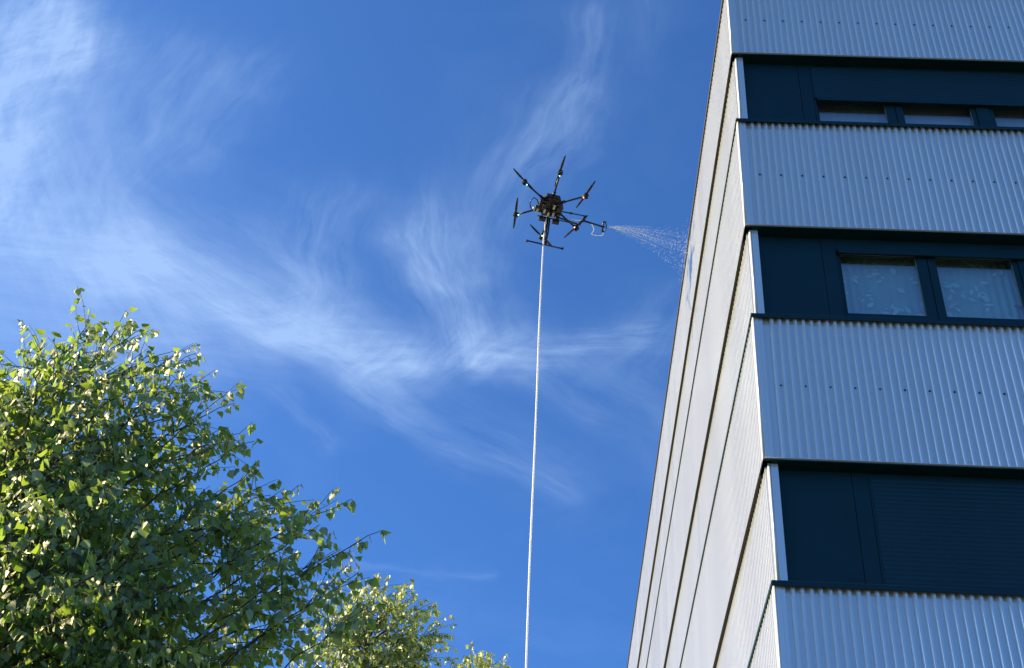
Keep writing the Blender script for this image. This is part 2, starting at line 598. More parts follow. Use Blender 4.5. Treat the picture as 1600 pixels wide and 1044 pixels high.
for gi, (z0, z1) in enumerate(GAPS):
    # sill of the window band (and of the recessed strip round the corner)
    m = MB(RF)
    m.extrude([(-0.30, z0 + 0.012), (0.018, z0 + 0.002), (0.024, z0 - 0.002), (0.026, z0 - 0.006), (0.026, z0 - 0.052), (0.018, z0 - 0.054), (0.018, z0 - 0.016), (-0.30, z0 - 0.012)], 0, 1)
    m.v = []
    prof = [(-0.30, z0 + 0.012), (0.018, z0 + 0.002), (0.024, z0 - 0.002), (0.026, z0 - 0.006), (0.026, z0 - 0.052), (0.018, z0 - 0.054), (0.018, z0 - 0.016), (-0.30, z0 - 0.012)]
    m = MB(RF)
    nP = len(prof)
    cuts = [-0.010, 2.55, 5.6, UEND]
    for c0, c1 in zip(cuts[:-1], cuts[1:]):
        c1 -= 0.003
        m.add([(c0, d, z) for d, z in prof] + [(c1, d, z) for d, z in prof],
              [(i, (i + 1) % nP, nP + (i + 1) % nP, nP + i) for i in range(nP)] + [tuple(range(nP)), tuple(range(2 * nP - 1, nP - 1, -1))])
    part(m, 'sill', 'navy')
    m = MB(LF)
    m.box(0.0, VEND, -SREC - 0.04, 0.012, z0 - 0.036, z0 - 0.002)
    part(m, 'side_sill', 'navy')
    m = MB(lambda a, d, z: LF(a, d - SREC, z))
    m.extrude(ribs(0.095, VEND, 0.032, 0.005, 0.023), z0 + 0.002, z1 - 0.016)
    part(m, 'side_cladding', 'silver')
    m = MB(RF)
    m.box(0.070, 0.1375, -REC - 0.02, -0.05, z0 + 0.012, z1 - 0.0125)
    part(m, 'corner_post', 'silver', None, 0.004)
    m = MB(RF)
    m.tube([(0.0575, -0.058, z0 + 0.010), (0.0575, -0.058, z1 - 0.0125)], 0.012, 10)
    m.box(0.046, 0.0585, -0.13, -0.060, z0 + 0.010, z1 - 0.0125)
    part(m, 'corner_bead', 'bead')
    # dark infill next to the corner
    m = MB(RF)
    m.box(0.138, 0.791, -REC - 0.03, -REC, z0 + 0.008, z1 - 0.013)
    part(m, 'blank_panel', 'navy', None, 0.002)
    m = MB(RF)
    m.box(0.795, 0.9335, -REC - 0.03, -REC + 0.003, z0 + 0.008, z1 - 0.013)
    part(m, 'side_jamb', 'navy', None, 0.002)
    m = MB(RF)
    m.box(4.735, UEND, -REC - 0.03, -REC, z0 + 0.008, z1 - 0.013)
    part(m, 'blank_panel', 'navy', None, 0.002)
    if gi > 2:
        m = MB(RF)
        m.box(0.9345, 4.734, -REC - 0.05, -REC - 0.02, z0 + 0.008, z1 - 0.013)
        part(m, 'blank_panel', 'navy')
        continue
    # two windows of two sashes each
    zb, zt = z0 + 0.008, z1 - 0.013
    for wi, (w0, panes, w1) in enumerate(((0.9345, ((0.987, 1.766), (1.960, 2.748)), 2.8245), (2.8265, ((2.997, 3.770), (3.950, 4.672)), 4.734))):
        fr_in0, fr_in1 = panes[0][0] - 0.055, panes[1][1] + 0.05
        if wi == 0:
            fr_in0 = w0 + 0.03
        mid = (panes[0][1] + panes[1][0]) / 2 + 0.01
        m = MB(RF)
        m.box(w0, fr_in0, -REC - 0.13, -REC - 0.030, zb, zt)
        m.box(fr_in1, w1, -REC - 0.13, -REC - 0.030, zb, zt)
        m.box(fr_in0 + 0.0005, fr_in1 - 0.0005, -REC - 0.13, -REC - 0.030, zb, zb + 0.075)
        m.box(fr_in0 + 0.0005, fr_in1 - 0.0005, -REC - 0.13, -REC - 0.030, zt - 0.10, zt)
        win = part(m, 'window', 'navy')
        for (g0, g1), (s0, s1) in zip(panes, ((fr_in0 + 0.003, mid - 0.004), (mid + 0.004, fr_in1 - 0.003))):
            sb, st, gb, gt_ = zb + 0.079, zt - 0.104, z0 + 0.24, z1 - 0.16
            m = MB(RF)
            d0, d1 = -REC - 0.10, -REC - 0.045
            m.box(s0, g0, d0, d1, sb, st)
            m.box(g1, s1, d0, d1, sb, st)
            m.box(g0 + 0.0005, g1 - 0.0005, d0, d1, sb, gb)
            m.box(g0 + 0.0005, g1 - 0.0005, d0, d1, gt_, st)
            # thin pale glazing gasket
            sash = part(m, 'sash', 'navy', win, 0.003)
            sash.parent = win
            m = MB(RF)
            m.box(g0 - 0.004, g1 + 0.004, -REC - 0.088, -REC - 0.080, gb - 0.004, gt_ + 0.004)
            part(m, 'pane', 'glass', win)
            m = MB(RF)
            e = 0.006
            for bx in ((g0, g0 + e, gb, gt_), (g1 - e, g1, gb, gt_), (g0 + e, g1 - e, gb, gb + e), (g0 + e, g1 - e, gt_ - e, gt_)):
                m.box(bx[0], bx[1], -REC - 0.079, -REC - 0.073, bx[2], bx[3])
            part(m, 'gasket', 'grey', win)
    # head box of the roller shutter
    m = MB(RF)
    m.box(0.9345, 4.734, -REC - 0.028, -REC + 0.002, lev(9.627) - R3 + z1, z1 - 0.013)
    part(m, 'shutter_box', 'navy', None, 0.004)
    # the roller shutter: nearly down, up, and fully down
    bottom = (lev(12.07), None, z0 + 0.016)[gi]
    if bottom is not None:
        topz = lev(9.627) - R3 + z1 + 0.02 if gi == 2 else z1 - 0.03
        if gi == 0:
            d_s = 0.006
        sl_p = 0.0450
        m = MB(RF)
        m.box(0.9565, 4.7125, -REC - 0.024, -REC - 0.012, bottom, z1 - 0.03)
        sh = part(m, 'roller_shutter', 'navy')
        for gx in (0.937, 4.713):
            m = MB(RF)
            m.box(gx, gx + 0.019, -REC - 0.011, -REC + 0.006, z0 + 0.010, z1 - 0.014)
            part(m, 'guide_rail', 'navy', sh)
        prof = []
        for t in range(6):
            a = t / 5
            prof.append((math.sin(a * math.pi) * 0.0026 - 0.002, a * (sl_p - 0.002)))
        zz = bottom + 0.05
        me0 = None
        while zz + sl_p < z1 - 0.03:
            if me0 is None:
                m = MB(lambda a, d, z: (DXx * a + ONx * d, DXy * a + ONy * d, z))
                nP = len(prof)
                ring = prof + [(-0.010, sl_p - 0.002), (-0.010, 0.0)]
                nP = len(ring)
                m.add([(0.958, d, z) for d, z in ring] + [(4.711, d, z) for d, z in ring],
                      [(i, (i + 1) % nP, nP + (i + 1) % nP, nP + i) for i in range(nP)] + [tuple(range(nP)), tuple(range(2 * nP - 1, nP - 1, -1))])
                o = m.build('slat', 'slat')
                me0 = o.data
            else:
                o = bpy.data.objects.new('slat', me0)
                COL.objects.link(o)
            o.parent = sh
            p_ = RF(0, -REC + 0.0065, zz)
            o.matrix_parent_inverse = Matrix.Identity(4)
            o.location = p_
            zz += sl_p
        m = MB(RF)
        m.box(0.958, 4.711, -REC - 0.006, -REC + 0.012, bottom, bottom + 0.048)
        part(m, 'bottom_rail', 'navy', sh, 0.003)
        m = MB(RF)
        m.box(0.945, 0.965, -REC + 0.013, -REC + 0.035, bottom + 0.004, bottom + 0.045)
        part(m, 'stop_block', 'black', sh, 0.003)
    if gi == 1:
        m = MB(RF)
        m.box(0.940, 0.962, -REC + 0.003, -REC + 0.03, lev(9.627) - 0.005, lev(9.627) + 0.04)
        part(m, 'stop_block', 'black', None, 0.003)

# fix: children of windows and shutters carry world coordinates
for o in bld.children:
    for c in o.children:
        if o.type == 'MESH':
            c.matrix_parent_inverse = Matrix.Identity(4)

# coping and roof
m = MB(LF)
m.box(-0.012, VEND, -0.20, 0.018, ROOF - 0.045, ROOF + 0.012)
part(m, 'side_coping', 'brown', None, 0.006)
m = MB(RF)
m.box(0.205, UEND, -0.25, 0.030, ROOF - 0.06, ROOF + 0.010)
part(m, 'coping', 'navy', None, 0.006)
m = MB()
m.box(CX + 0.201, xr, CY + 0.252, CY + VEND - 0.1, ROOF - 0.24, ROOF - 0.2)
part(m, 'roof', 'core')


# curtains behind the glass
def curtain(u0, u1, z0, z1, material, label, group, d=-0.34, amp=0.012, lam=0.09, prints=0, seed=1):
    rnd = random.Random(seed)
    m = MB(RF)
    pr, n = [], 70
    for i in range(n + 1):
        u = u0 + (u1 - u0) * i / n
        pr.append((u, d + amp * math.sin(u / lam * 2 * math.pi + 0.8 * math.sin(u * 7 + seed)) * (0.6 + 0.4 * math.sin(u * 3.1 + seed))))
    m.extrude(pr, z0, z1)
    m.sm = [True] * len(m.sm)
    m.box(u0, u1, d - 0.012, d + 0.012, z1, z1 + 0.03)
    o = m.build('curtain', material)
    tag(o, label, 'curtain', group)
    if prints:
        def leaf_shape(mb, u, z, L, Wd, ang):
            ca, sa = math.cos(ang), math.sin(ang)
            pts = []
            for t, wd in ((0, 0), (0.25, 0.8), (0.5, 1), (0.75, 0.7), (1, 0), (0.75, -0.7), (0.5, -1), (0.25, -0.8)):
                a, b_ = (t - 0.5) * L, wd * Wd * 0.5
                pts.append((u + a * ca - b_ * sa, d + amp + 0.004, z + a * sa + b_ * ca))
            mb.add(pts, [tuple(range(8))])
        mb = MB(RF)
        for k in range(prints):
            zc_ = z0 + 0.1 + (z1 - z0 - 0.15) * rnd.random() ** 1.2
            uc = u0 + 0.06 + (u1 - u0 - 0.12) * rnd.random()
            L = rnd.uniform(0.06, 0.115)
            leaf_shape(mb, uc, zc_, L, L * rnd.uniform(0.34, 0.6), rnd.uniform(0, math.pi))
            if rnd.random() < 0.45:
                leaf_shape(mb, uc + rnd.uniform(-0.05, 0.05), zc_ + rnd.uniform(0.03, 0.06), L * 0.6, L * 0.25, rnd.uniform(0, math.pi))
        c = mb.build('leaf_print', 'leafprint', o)
        if seed == 12:
            mb = MB(RF)
            leaf_shape(mb, u1 - 0.05, z0 + 0.50, 0.10, 0.045, -0.25)
            mb.build('red_leaf_print', 'redprint', o)
    return o


curtain(0.95, 1.86, R4 + 0.05, R3 - 0.06, 'curtain', 'leaf-print curtain behind the middle-floor pane nearest the building corner', 'leaf-print curtains', prints=40, seed=5)
curtain(1.88, 2.80, R4 + 0.05, R3 - 0.06, 'curtain', 'leaf-print curtain with one red leaf, in the second pane from the corner', 'leaf-print curtains', prints=40, seed=12)
curtain(0.95, 1.86, R2 + 0.05, R1 - 0.06, 'blind', 'plain white net curtain under the half-closed shutter, pane nearest the corner', 'plain net curtains', lam=0.14, amp=0.006, seed=3)
curtain(1.88, 2.80, R2 + 0.05, R1 - 0.06, 'blind', 'plain white net curtain in the middle one of three panes under the half-closed shutter', 'plain net curtains', lam=0.15, amp=0.006, seed=4)
curtain(2.90, 3.86, R2 + 0.05, R1 - 0.06, 'blind', 'plain white net curtain in the pane under the shutter farthest from the corner', 'plain net curtains', lam=0.15, amp=0.006, seed=6)

# ------------------------------------------------------------------ drone
RD = np.array([[0.9720581, -0.21864345, -0.08542885], [0.23432958, 0.92533748, 0.29806074], [0.01388149, -0.30975086, 0.95071642]])
CD = np.array([-0.32425404, 13.82732104, 15.40097569 + EYE])
drone = empty('spray_drone')
mwD = Matrix.Identity(4)
for i in range(3):
    for j in range(3):
        mwD[i][j] = RD[i, j]
    mwD[i][3] = CD[i]
drone.matrix_world = mwD
tag(drone, 'black six-armed drone hovering in the blue sky with a spray lance', 'drone')


def dworld(p):
    return tuple(RD @ np.array(p) + CD)


def cyl(mb, c, r, z0, z1, seg=16, taper=1.0):
    x, y = c
    vs = [(x + r * math.cos(2 * math.pi * k / seg), y + r * math.sin(2 * math.pi * k / seg), z0) for k in range(seg)]
    vs += [(x + r * taper * math.cos(2 * math.pi * k / seg), y + r * taper * math.sin(2 * math.pi * k / seg), z1) for k in range(seg)]
    mb.add(vs, [(k, (k + 1) % seg, seg + (k + 1) % seg, seg + k) for k in range(seg)] + [tuple(range(seg))[::-1], tuple(range(seg, 2 * seg))])


# hub: two hexagonal plates with a domed top and stuffed electronics between them
def hexa(mb, r, z0, z1, rot=0.0, r1=None):
    r1 = r1 or r
    v0 = [(r * math.cos(rot + k * math.pi / 3), r * math.sin(rot + k * math.pi / 3), z0) for k in range(6)]
    v1 = [(r1 * math.cos(rot + k * math.pi / 3), r1 * math.sin(rot + k * math.pi / 3), z1) for k in range(6)]
    mb.add(v0 + v1, [(k, (k + 1) % 6, 6 + (k + 1) % 6, 6 + k) for k in range(6)] + [(5, 4, 3, 2, 1, 0), (6, 7, 8, 9, 10, 11)])


m = MB()
hexa(m, 0.205, -0.035, 0.035)
hexa(m, 0.205, 0.0352, 0.075, 0, 0.12)
part_b = m.build('hub', 'black', drone, 0.006)
m = MB()
hexa(m, 0.17, -0.065, -0.0355)
m.box(-0.20, -0.06, -0.10, 0.10, -0.125, -0.066)
m.box(0.05, 0.17, -0.09, 0.09, -0.12, -0.066)
m.build('battery_tray', 'black', drone, 0.006)
for x, y in ((-0.225, 0.03), (-0.12, -0.02), (-0.045, 0.06), (0.045, 0.05), (0.10, -0.01), (0.13, 0.09)):
    m = MB()
    m.box(x - 0.026, x + 0.026, y - 0.045, y + 0.045, -0.165, -0.1255)
    m.build('battery', 'black', drone, 0.006)
for x, y in ((-0.10, 0.045), (-0.03, 0.085), (0.045, 0.075), (0.03, -0.055), (-0.21, 0.06)):
    m = MB()
    m.box(x - 0.016, x + 0.016, y - 0.036, y + 0.036, -0.178, -0.1655)
    m.build('grey_connector', 'grey', drone, 0.003)
for x, y in ((-0.109, 0.16), (0.107, 0.165)):
    m = MB()
    m.box(x - 0.055, x + 0.055, y - 0.03, y + 0.03, -0.235, -0.17)
    m.box(x - 0.02, x + 0.02, y - 0.012, y + 0.012, -0.1695, -0.10)
    m.tube([(x - 0.03, y, -0.236), (x - 0.03, y, -0.262)], 0.017, 10)
    m.build('pump_box', 'black', drone, 0.006)
m = MB()
for k in range(6):
    a0 = k / 6 * math.pi / 2
cyl(m, (-0.03, -0.10), 0.045, 0.076, 0.12, 18, 0.75)
m.build('antenna_dome', 'grey', drone, 0.006)

ANG = [-90, -30, 30, 90, 150, 210]
LEDC = ['led_green', 'led_red', 'led_red', 'led_green', 'led_green', 'led_green']
PROP = [-87.4, -71.8, 119.7, -146.2, -97.3, -144.7]
RA = 0.5655
for k in range(6):
    a = math.radians(ANG[k])
    ca, sa = math.cos(a), math.sin(a)
    m = MB()
    m.tube([(ca * 0.17, sa * 0.17, 0), (ca * 0.54, sa * 0.54, 0)], 0.0145, 12)
    m.tube([(ca * 0.17, sa * 0.17, 0), (ca * 0.235, sa * 0.235, 0)], 0.024, 12)
    arm = m.build('arm', 'black', drone)
    m = MB()
    cyl(m, (ca * RA, sa * RA), 0.036, -0.040, -0.012, 18, 1.0)
    cyl(m, (ca * RA, sa * RA), 0.043, -0.0118, 0.040, 18, 0.96)
    m.tube([(ca * RA, sa * RA, -0.0405), (ca * RA, sa * RA, -0.052)], [0.030, 0.016], 14)
    m.tube([(ca * 0.505, sa * 0.505, 0), (ca * 0.56, sa * 0.56, 0)], 0.022, 12)
    mo = m.build('motor', 'black', drone)
    m = MB()
    cyl(m, (ca * (RA - 0.042), sa * (RA - 0.042)), 0.009, -0.031, -0.0225, 12, 1.0)
    m.build('status_lamp', LEDC[k], mo)
    m = MB()
    m.tube([(ca * (RA + 0.028), sa * (RA + 0.028), -0.030), (ca * (RA + 0.028), sa * (RA + 0.028), -0.042)], 0.008, 8)
    m.build('motor_vent', 'alu', mo)
    # two blades, twisted and tapered
    m = MB()
    pa = math.radians(PROP[k])
    for s in (0, math.pi):
        c, sn = math.cos(pa + s), math.sin(pa + s)
        vs = []
        for r_, ch, tw in ((0.014, 0.016, 0.5), (0.05, 0.034, 0.45), (0.10, 0.040, 0.34), (0.17, 0.034, 0.24), (0.23, 0.025, 0.17), (0.262, 0.016, 0.13), (0.268, 0.006, 0.12)):
            for e in (0.45, -0.55):
                for th in (0.0012, -0.0012):
                    w_ = ch * e
                    x_, y_, z_ = r_, w_ * math.cos(tw), 0.052 - w_ * math.sin(tw) + th + 0.012 * (r_ / 0.27) ** 2
                    vs.append((ca * RA + x_ * c - y_ * sn, sa * RA + x_ * sn + y_ * c, z_))
        fs = []
        for i in range(6):
            o0, o1 = i * 4, i * 4 + 4
            fs += [(o0, o0 + 2, o1 + 2, o1), (o0 + 1, o1 + 1, o1 + 3, o0 + 3), (o0, o1, o1 + 1, o0 + 1), (o0 + 2, o0 + 3, o1 + 3, o1 + 2)]
        fs += [(24, 26, 27, 25), (0, 1, 3, 2)]
        m.add(vs, fs, True)
    cyl(m, (ca * RA, sa * RA), 0.018, 0.0405, 0.062, 14, 0.8)
    m.build('propeller', 'black', drone)

# landing leg with its skid, far side
m = MB()
m.tube([(-0.005, 0.19, -0.06), (0.004, 0.33, -0.245), (0.02, 0.47, -0.42)], [0.020, 0.016, 0.014], 10)
m.tube([(0.03, 0.19, -0.06), (0.035, 0.33, -0.245), (0.025, 0.47, -0.42)], [0.014, 0.011, 0.010], 10)
m.tube([(0.015, 0.44, -0.39), (0.02, 0.485, -0.43)], 0.024, 10)
leg = m.build('landing_leg', 'black', drone)
m = MB()
m.tube([(-0.28, 0.474, -0.425), (0.30, 0.482, -0.425)], 0.0125, 10)
for x0, x1 in ((-0.29, -0.255), (0.275, 0.31)):
    m.tube([(x0, 0.478, -0.425), (x1, 0.478, -0.425)], 0.020, 10)
m.build('skid', 'black', leg)
# rod carrying frame, lance, nozzle hoop, feed tube
m = MB()
m.tube([(0.15, 0.017, -0.10), (0.572, 0.004, -0.10)], 0.0095, 10)
m.tube([(0.30, 0.012, -0.10), (0.345, 0.011, -0.10)], 0.016, 10)
m.tube([(0.545, 0.005, -0.10), (0.575, 0.004, -0.10)], 0.014, 10)
m.tube([(-0.19, 0.130, -0.19), (0.20, 0.128, -0.19), (0.50, 0.125, -0.20)], 0.0095, 10)
m.tube([(0.10, 0.10, -0.15), (0.30, 0.10, -0.205), (0.44, 0.12, -0.2)], 0.013, 8)
m.tube([(0.545, 0.004, -0.10), (0.525, 0.02, -0.15), (0.515, 0.06, -0.2), (0.475, 0.13, -0.2)], 0.012, 8)
m.tube([(0.44, 0.127, -0.2), (0.50, 0.125, -0.2)], 0.016, 8)
m.build('lance_bracket', 'black', drone)
m = MB()
m.tube([(0.50, 0.042, -0.2), (0.84, 0.072, -0.2)], 0.0145, 12)
m.tube([(0.505, 0.043, -0.2), (0.545, 0.046, -0.2)], 0.024, 12)
lance = m.build('spray_lance', 'black', drone)
m = MB()
m.tube([(0.832, -0.018, -0.2), (0.846, 0.07, -0.2), (0.860, 0.158, -0.2)], 0.013, 10)
arc = []
for t in range(11):
    a = -math.pi / 2 + math.pi * t / 10
    arc.append((0.846 + 0.055 * math.cos(a) + 0.014 * math.sin(a), 0.07 + 0.085 * math.sin(a), -0.2))
m.tube(arc, 0.008, 8)
for t in (-0.02, 0.07, 0.16):
    m.tube([(0.848 + t * 0.1, t, -0.2), (0.875 + t * 0.1, t * 0.9 + 0.005, -0.2)], 0.011, 8)
m.build('nozzle_bar', 'black', lance)
m = MB()
m.tube([(0.66, 0.065, -0.2), (0.685, 0.09, -0.2), (0.715, 0.13, -0.205), (0.725, 0.165, -0.21), (0.71, 0.20, -0.21), (0.705, 0.232, -0.205), (0.75, 0.243, -0.2), (0.82, 0.235, -0.2), (0.872, 0.222, -0.2), (0.885, 0.19, -0.2), (0.868, 0.15, -0.2)], 0.006, 8)
m.tube([(0.50, 0.05, -0.19), (0.47, 0.06, -0.185), (0.42, 0.07, -0.18), (0.30, 0.08, -0.17)], 0.005, 8)
m.build('feed_tube', 'tube', lance)
m = MB()
m.tube([(-0.19, 0.02, -0.05), (-0.23, -0.05, -0.02), (-0.285, -0.07, 0), (-0.318, -0.02, 0), (-0.325, 0.04, 0), (-0.30, 0.10, -0.01), (-0.25, 0.135, -0.03), (-0.20, 0.12, -0.06)], 0.008, 8)
m.build('cable_loop', 'black', drone)
m = MB()
m.tube([(-0.245, 0.05, -0.07), (-0.265, 0.085, -0.06), (-0.235, 0.11, -0.07)], 0.014, 8)
m.build('hose_elbow', 'tube', drone)

# supply hose hanging to the ground
m = MB()
hp = [(-0.040, 0.205, -0.15)]
pts = [dworld((-0.04, 0.19, -0.14))]
for x, z in ((-0.397, 15.10), (-0.405, 14.75), (-0.383, 13.2), (-0.352, 12.0), (-0.325, 10.8), (-0.296, 9.3), (-0.268, 8.2), (-0.247, 7.5), (-0.20, 6.0), (-0.14, 4.2), (-0.07, 2.2), (0.02, 0.2)):
    pts.append((x, 14.05 if z > 15 else 14.12 + 0.08 * min(1, (15 - z) / 3), z + EYE))
pts += [(0.10, 14.18, 0.9), (0.22, 14.12, 0.25), (0.45, 13.9, 0.03), (0.9, 13.2, 0.02)]


def smooth_path(P, sub=6):
    P = [Vector(p) for p in P]
    o = []
    for i in range(len(P) - 1):
        p0, p1, p2, p3 = P[max(i - 1, 0)], P[i], P[i + 1], P[min(i + 2, len(P) - 1)]
        for s in range(sub):
            t = s / sub
            o.append(0.5 * ((2 * p1) + (p2 - p0) * t + (2 * p0 - 5 * p1 + 4 * p2 - p3) * t * t + (3 * p1 - p0 - 3 * p2 + p3) * t ** 3))
    o.append(P[-1])
    return o


m.tube(smooth_path(pts), 0.0112, 12)
tag(m.build('water_hose', 'hose'), 'long white hose hanging straight down from the drone', 'hose')

# the spray: jets of drops falling towards the top of the building
rs = np.random.RandomState(3)
NZ = np.array(dworld((0.91, 0.05, -0.2)))
n_j, n_d = 10, 260
P_, V_, R_ = [], [], []
for j in range(n_j):
    f = j / (n_j - 1)
    sp = 6.0
    el = math.radians(6 - 31 * f)
    yaw = math.radians(rs.uniform(-5, 5))
    for i in range(n_d):
        t = (rs.rand() ** 0.85) * 0.30
        el_ = el + rs.normal(0, 0.004 + 0.016 * t / 0.3)
        yw = yaw + rs.normal(0, 0.02 + 0.06 * t / 0.3)
        v = np.array([math.cos(el_) * math.cos(yw), math.cos(el_) * math.sin(yw), math.sin(el_)]) * sp
        p = NZ + v * t + np.array([0, 0, -4.9 * t * t])
        if p[0] > CX - 0.015 and p[2] < ROOF + 0.02:
            continue
        if p[0] > CX + 0.6:
            continue
        P_.append(p)
        vv = v + np.array([0, 0, -9.8 * t])
        V_.append(vv / np.linalg.norm(vv))
        R_.append(0.0007 + 0.0016 * rs.rand() ** 2 + 0.0008 * t / 0.3)
# rebound mist along the wall top
for i in range(260):
    p = np.array([CX - 0.02 - abs(rs.normal(0, 0.05)), 13.9 + rs.normal(0, 0.2), ROOF - 0.25 + rs.normal(0, 0.22)])
    P_.append(p)
    V_.append(np.array([-0.5, 0, 0.86]))
    R_.append(0.0012 + 0.0015 * rs.rand())
P_, V_, R_ = np.array(P_), np.array(V_), np.array(R_)
N = len(P_)
ax = np.cross(V_, [0, 1, 0.01])
ax /= np.linalg.norm(ax, axis=1)[:, None]
bx = np.cross(V_, ax)
R3_ = R_[:, None]
verts = np.stack([P_ + V_ * R3_ * 3.0, P_ - V_ * R3_ * 3.0, P_ + ax * R3_, P_ - ax * R3_, P_ + bx * R3_, P_ - bx * R3_], 1).reshape(-1, 3)
fc = np.array([(0, 2, 4), (0, 4, 3), (0, 3, 5), (0, 5, 2), (1, 4, 2), (1, 3, 4), (1, 5, 3), (1, 2, 5)])
faces = (fc[None] + (np.arange(N) * 6)[:, None, None]).reshape(-1, 3)


def np_mesh(name, verts, faces, material, smooth=False):
    me = bpy.data.meshes.new(name)
    nv, nf, k = len(verts), len(faces), faces.shape[1]
    me.vertices.add(nv)
    me.vertices.foreach_set('co', verts.astype(np.float32).ravel())
    me.loops.add(nf * k)
    me.loops.foreach_set('vertex_index', faces.astype(np.int32).ravel())
    me.polygons.add(nf)
    me.polygons.foreach_set('loop_start', np.arange(0, nf * k, k, dtype=np.int32))
    if smooth:
        me.polygons.foreach_set('use_smooth', np.ones(nf, dtype=bool))
    me.update(calc_edges=True)
    me.materials.append(MT[material])
    return me


jet = MB()
for j in range(22):
    el = math.radians(6 - 31 * (j + 0.5) / 22)
    yaw = math.radians(rs.uniform(-6, 6))
    v = np.array([math.cos(el) * math.cos(yaw), math.cos(el) * math.sin(yaw), math.sin(el)]) * 6.0
    te = rs.uniform(0.10, 0.20)
    jet.tube([tuple(NZ + v * t + np.array([0, 0, -4.9 * t * t])) for t in np.linspace(0, te, 8)], [0.0013 * (1 - 0.6 * q / 7) for q in range(8)], 3, True, False)
jf = np.array([f_ for q in jet.f for f_ in ((q[0], q[1], q[2]), (q[0], q[2], q[3]))])
faces = np.concatenate([faces, jf + len(verts)])
verts = np.concatenate([verts, np.array(jet.v)])
o = bpy.data.objects.new('water_spray', np_mesh('water_spray', verts, faces, 'water', True))
COL.objects.link(o)
tag(o, 'fan of fine water drops sprayed from the lance towards the building', 'water', kind='stuff')


# ------------------------------------------------------------------ birches
def leaf_proto(bend, fold):
    """ovate pointed leaf hanging from the origin along -z, unit length, facing +y"""
    rows = [(0.0, 0.06), (0.10, 0.34), (0.26, 0.44), (0.45, 0.37), (0.64, 0.24), (0.82, 0.10), (1.0, 0.0)]
    vs, fs = [], []
    for t, wd in rows:
        y = bend * t * t
        vs += [(-wd, y + fold * wd, -t), (0, y, -t), (wd, y + fold * wd, -t)]
    for i in range(len(rows) - 1):
        a = i * 3
        fs += [(a, a + 1, a + 4, a + 3), (a + 1, a + 2, a + 5, a + 4)]
    # stalk
    o_ = len(vs)
    vs += [(-0.012, 0, 0.0), (0.012, 0, 0.0), (0.012, -0.02, 0.36), (-0.012, -0.02, 0.36)]
    fs.append((o_, o_ + 1, o_ + 2, o_ + 3))
    return np.array(vs), np.array(fs)


PROTO = [leaf_proto(b_, f_) for b_, f_ in ((0.10, 0.22), (-0.16, 0.30), (0.26, 0.12), (-0.05, 0.42))]


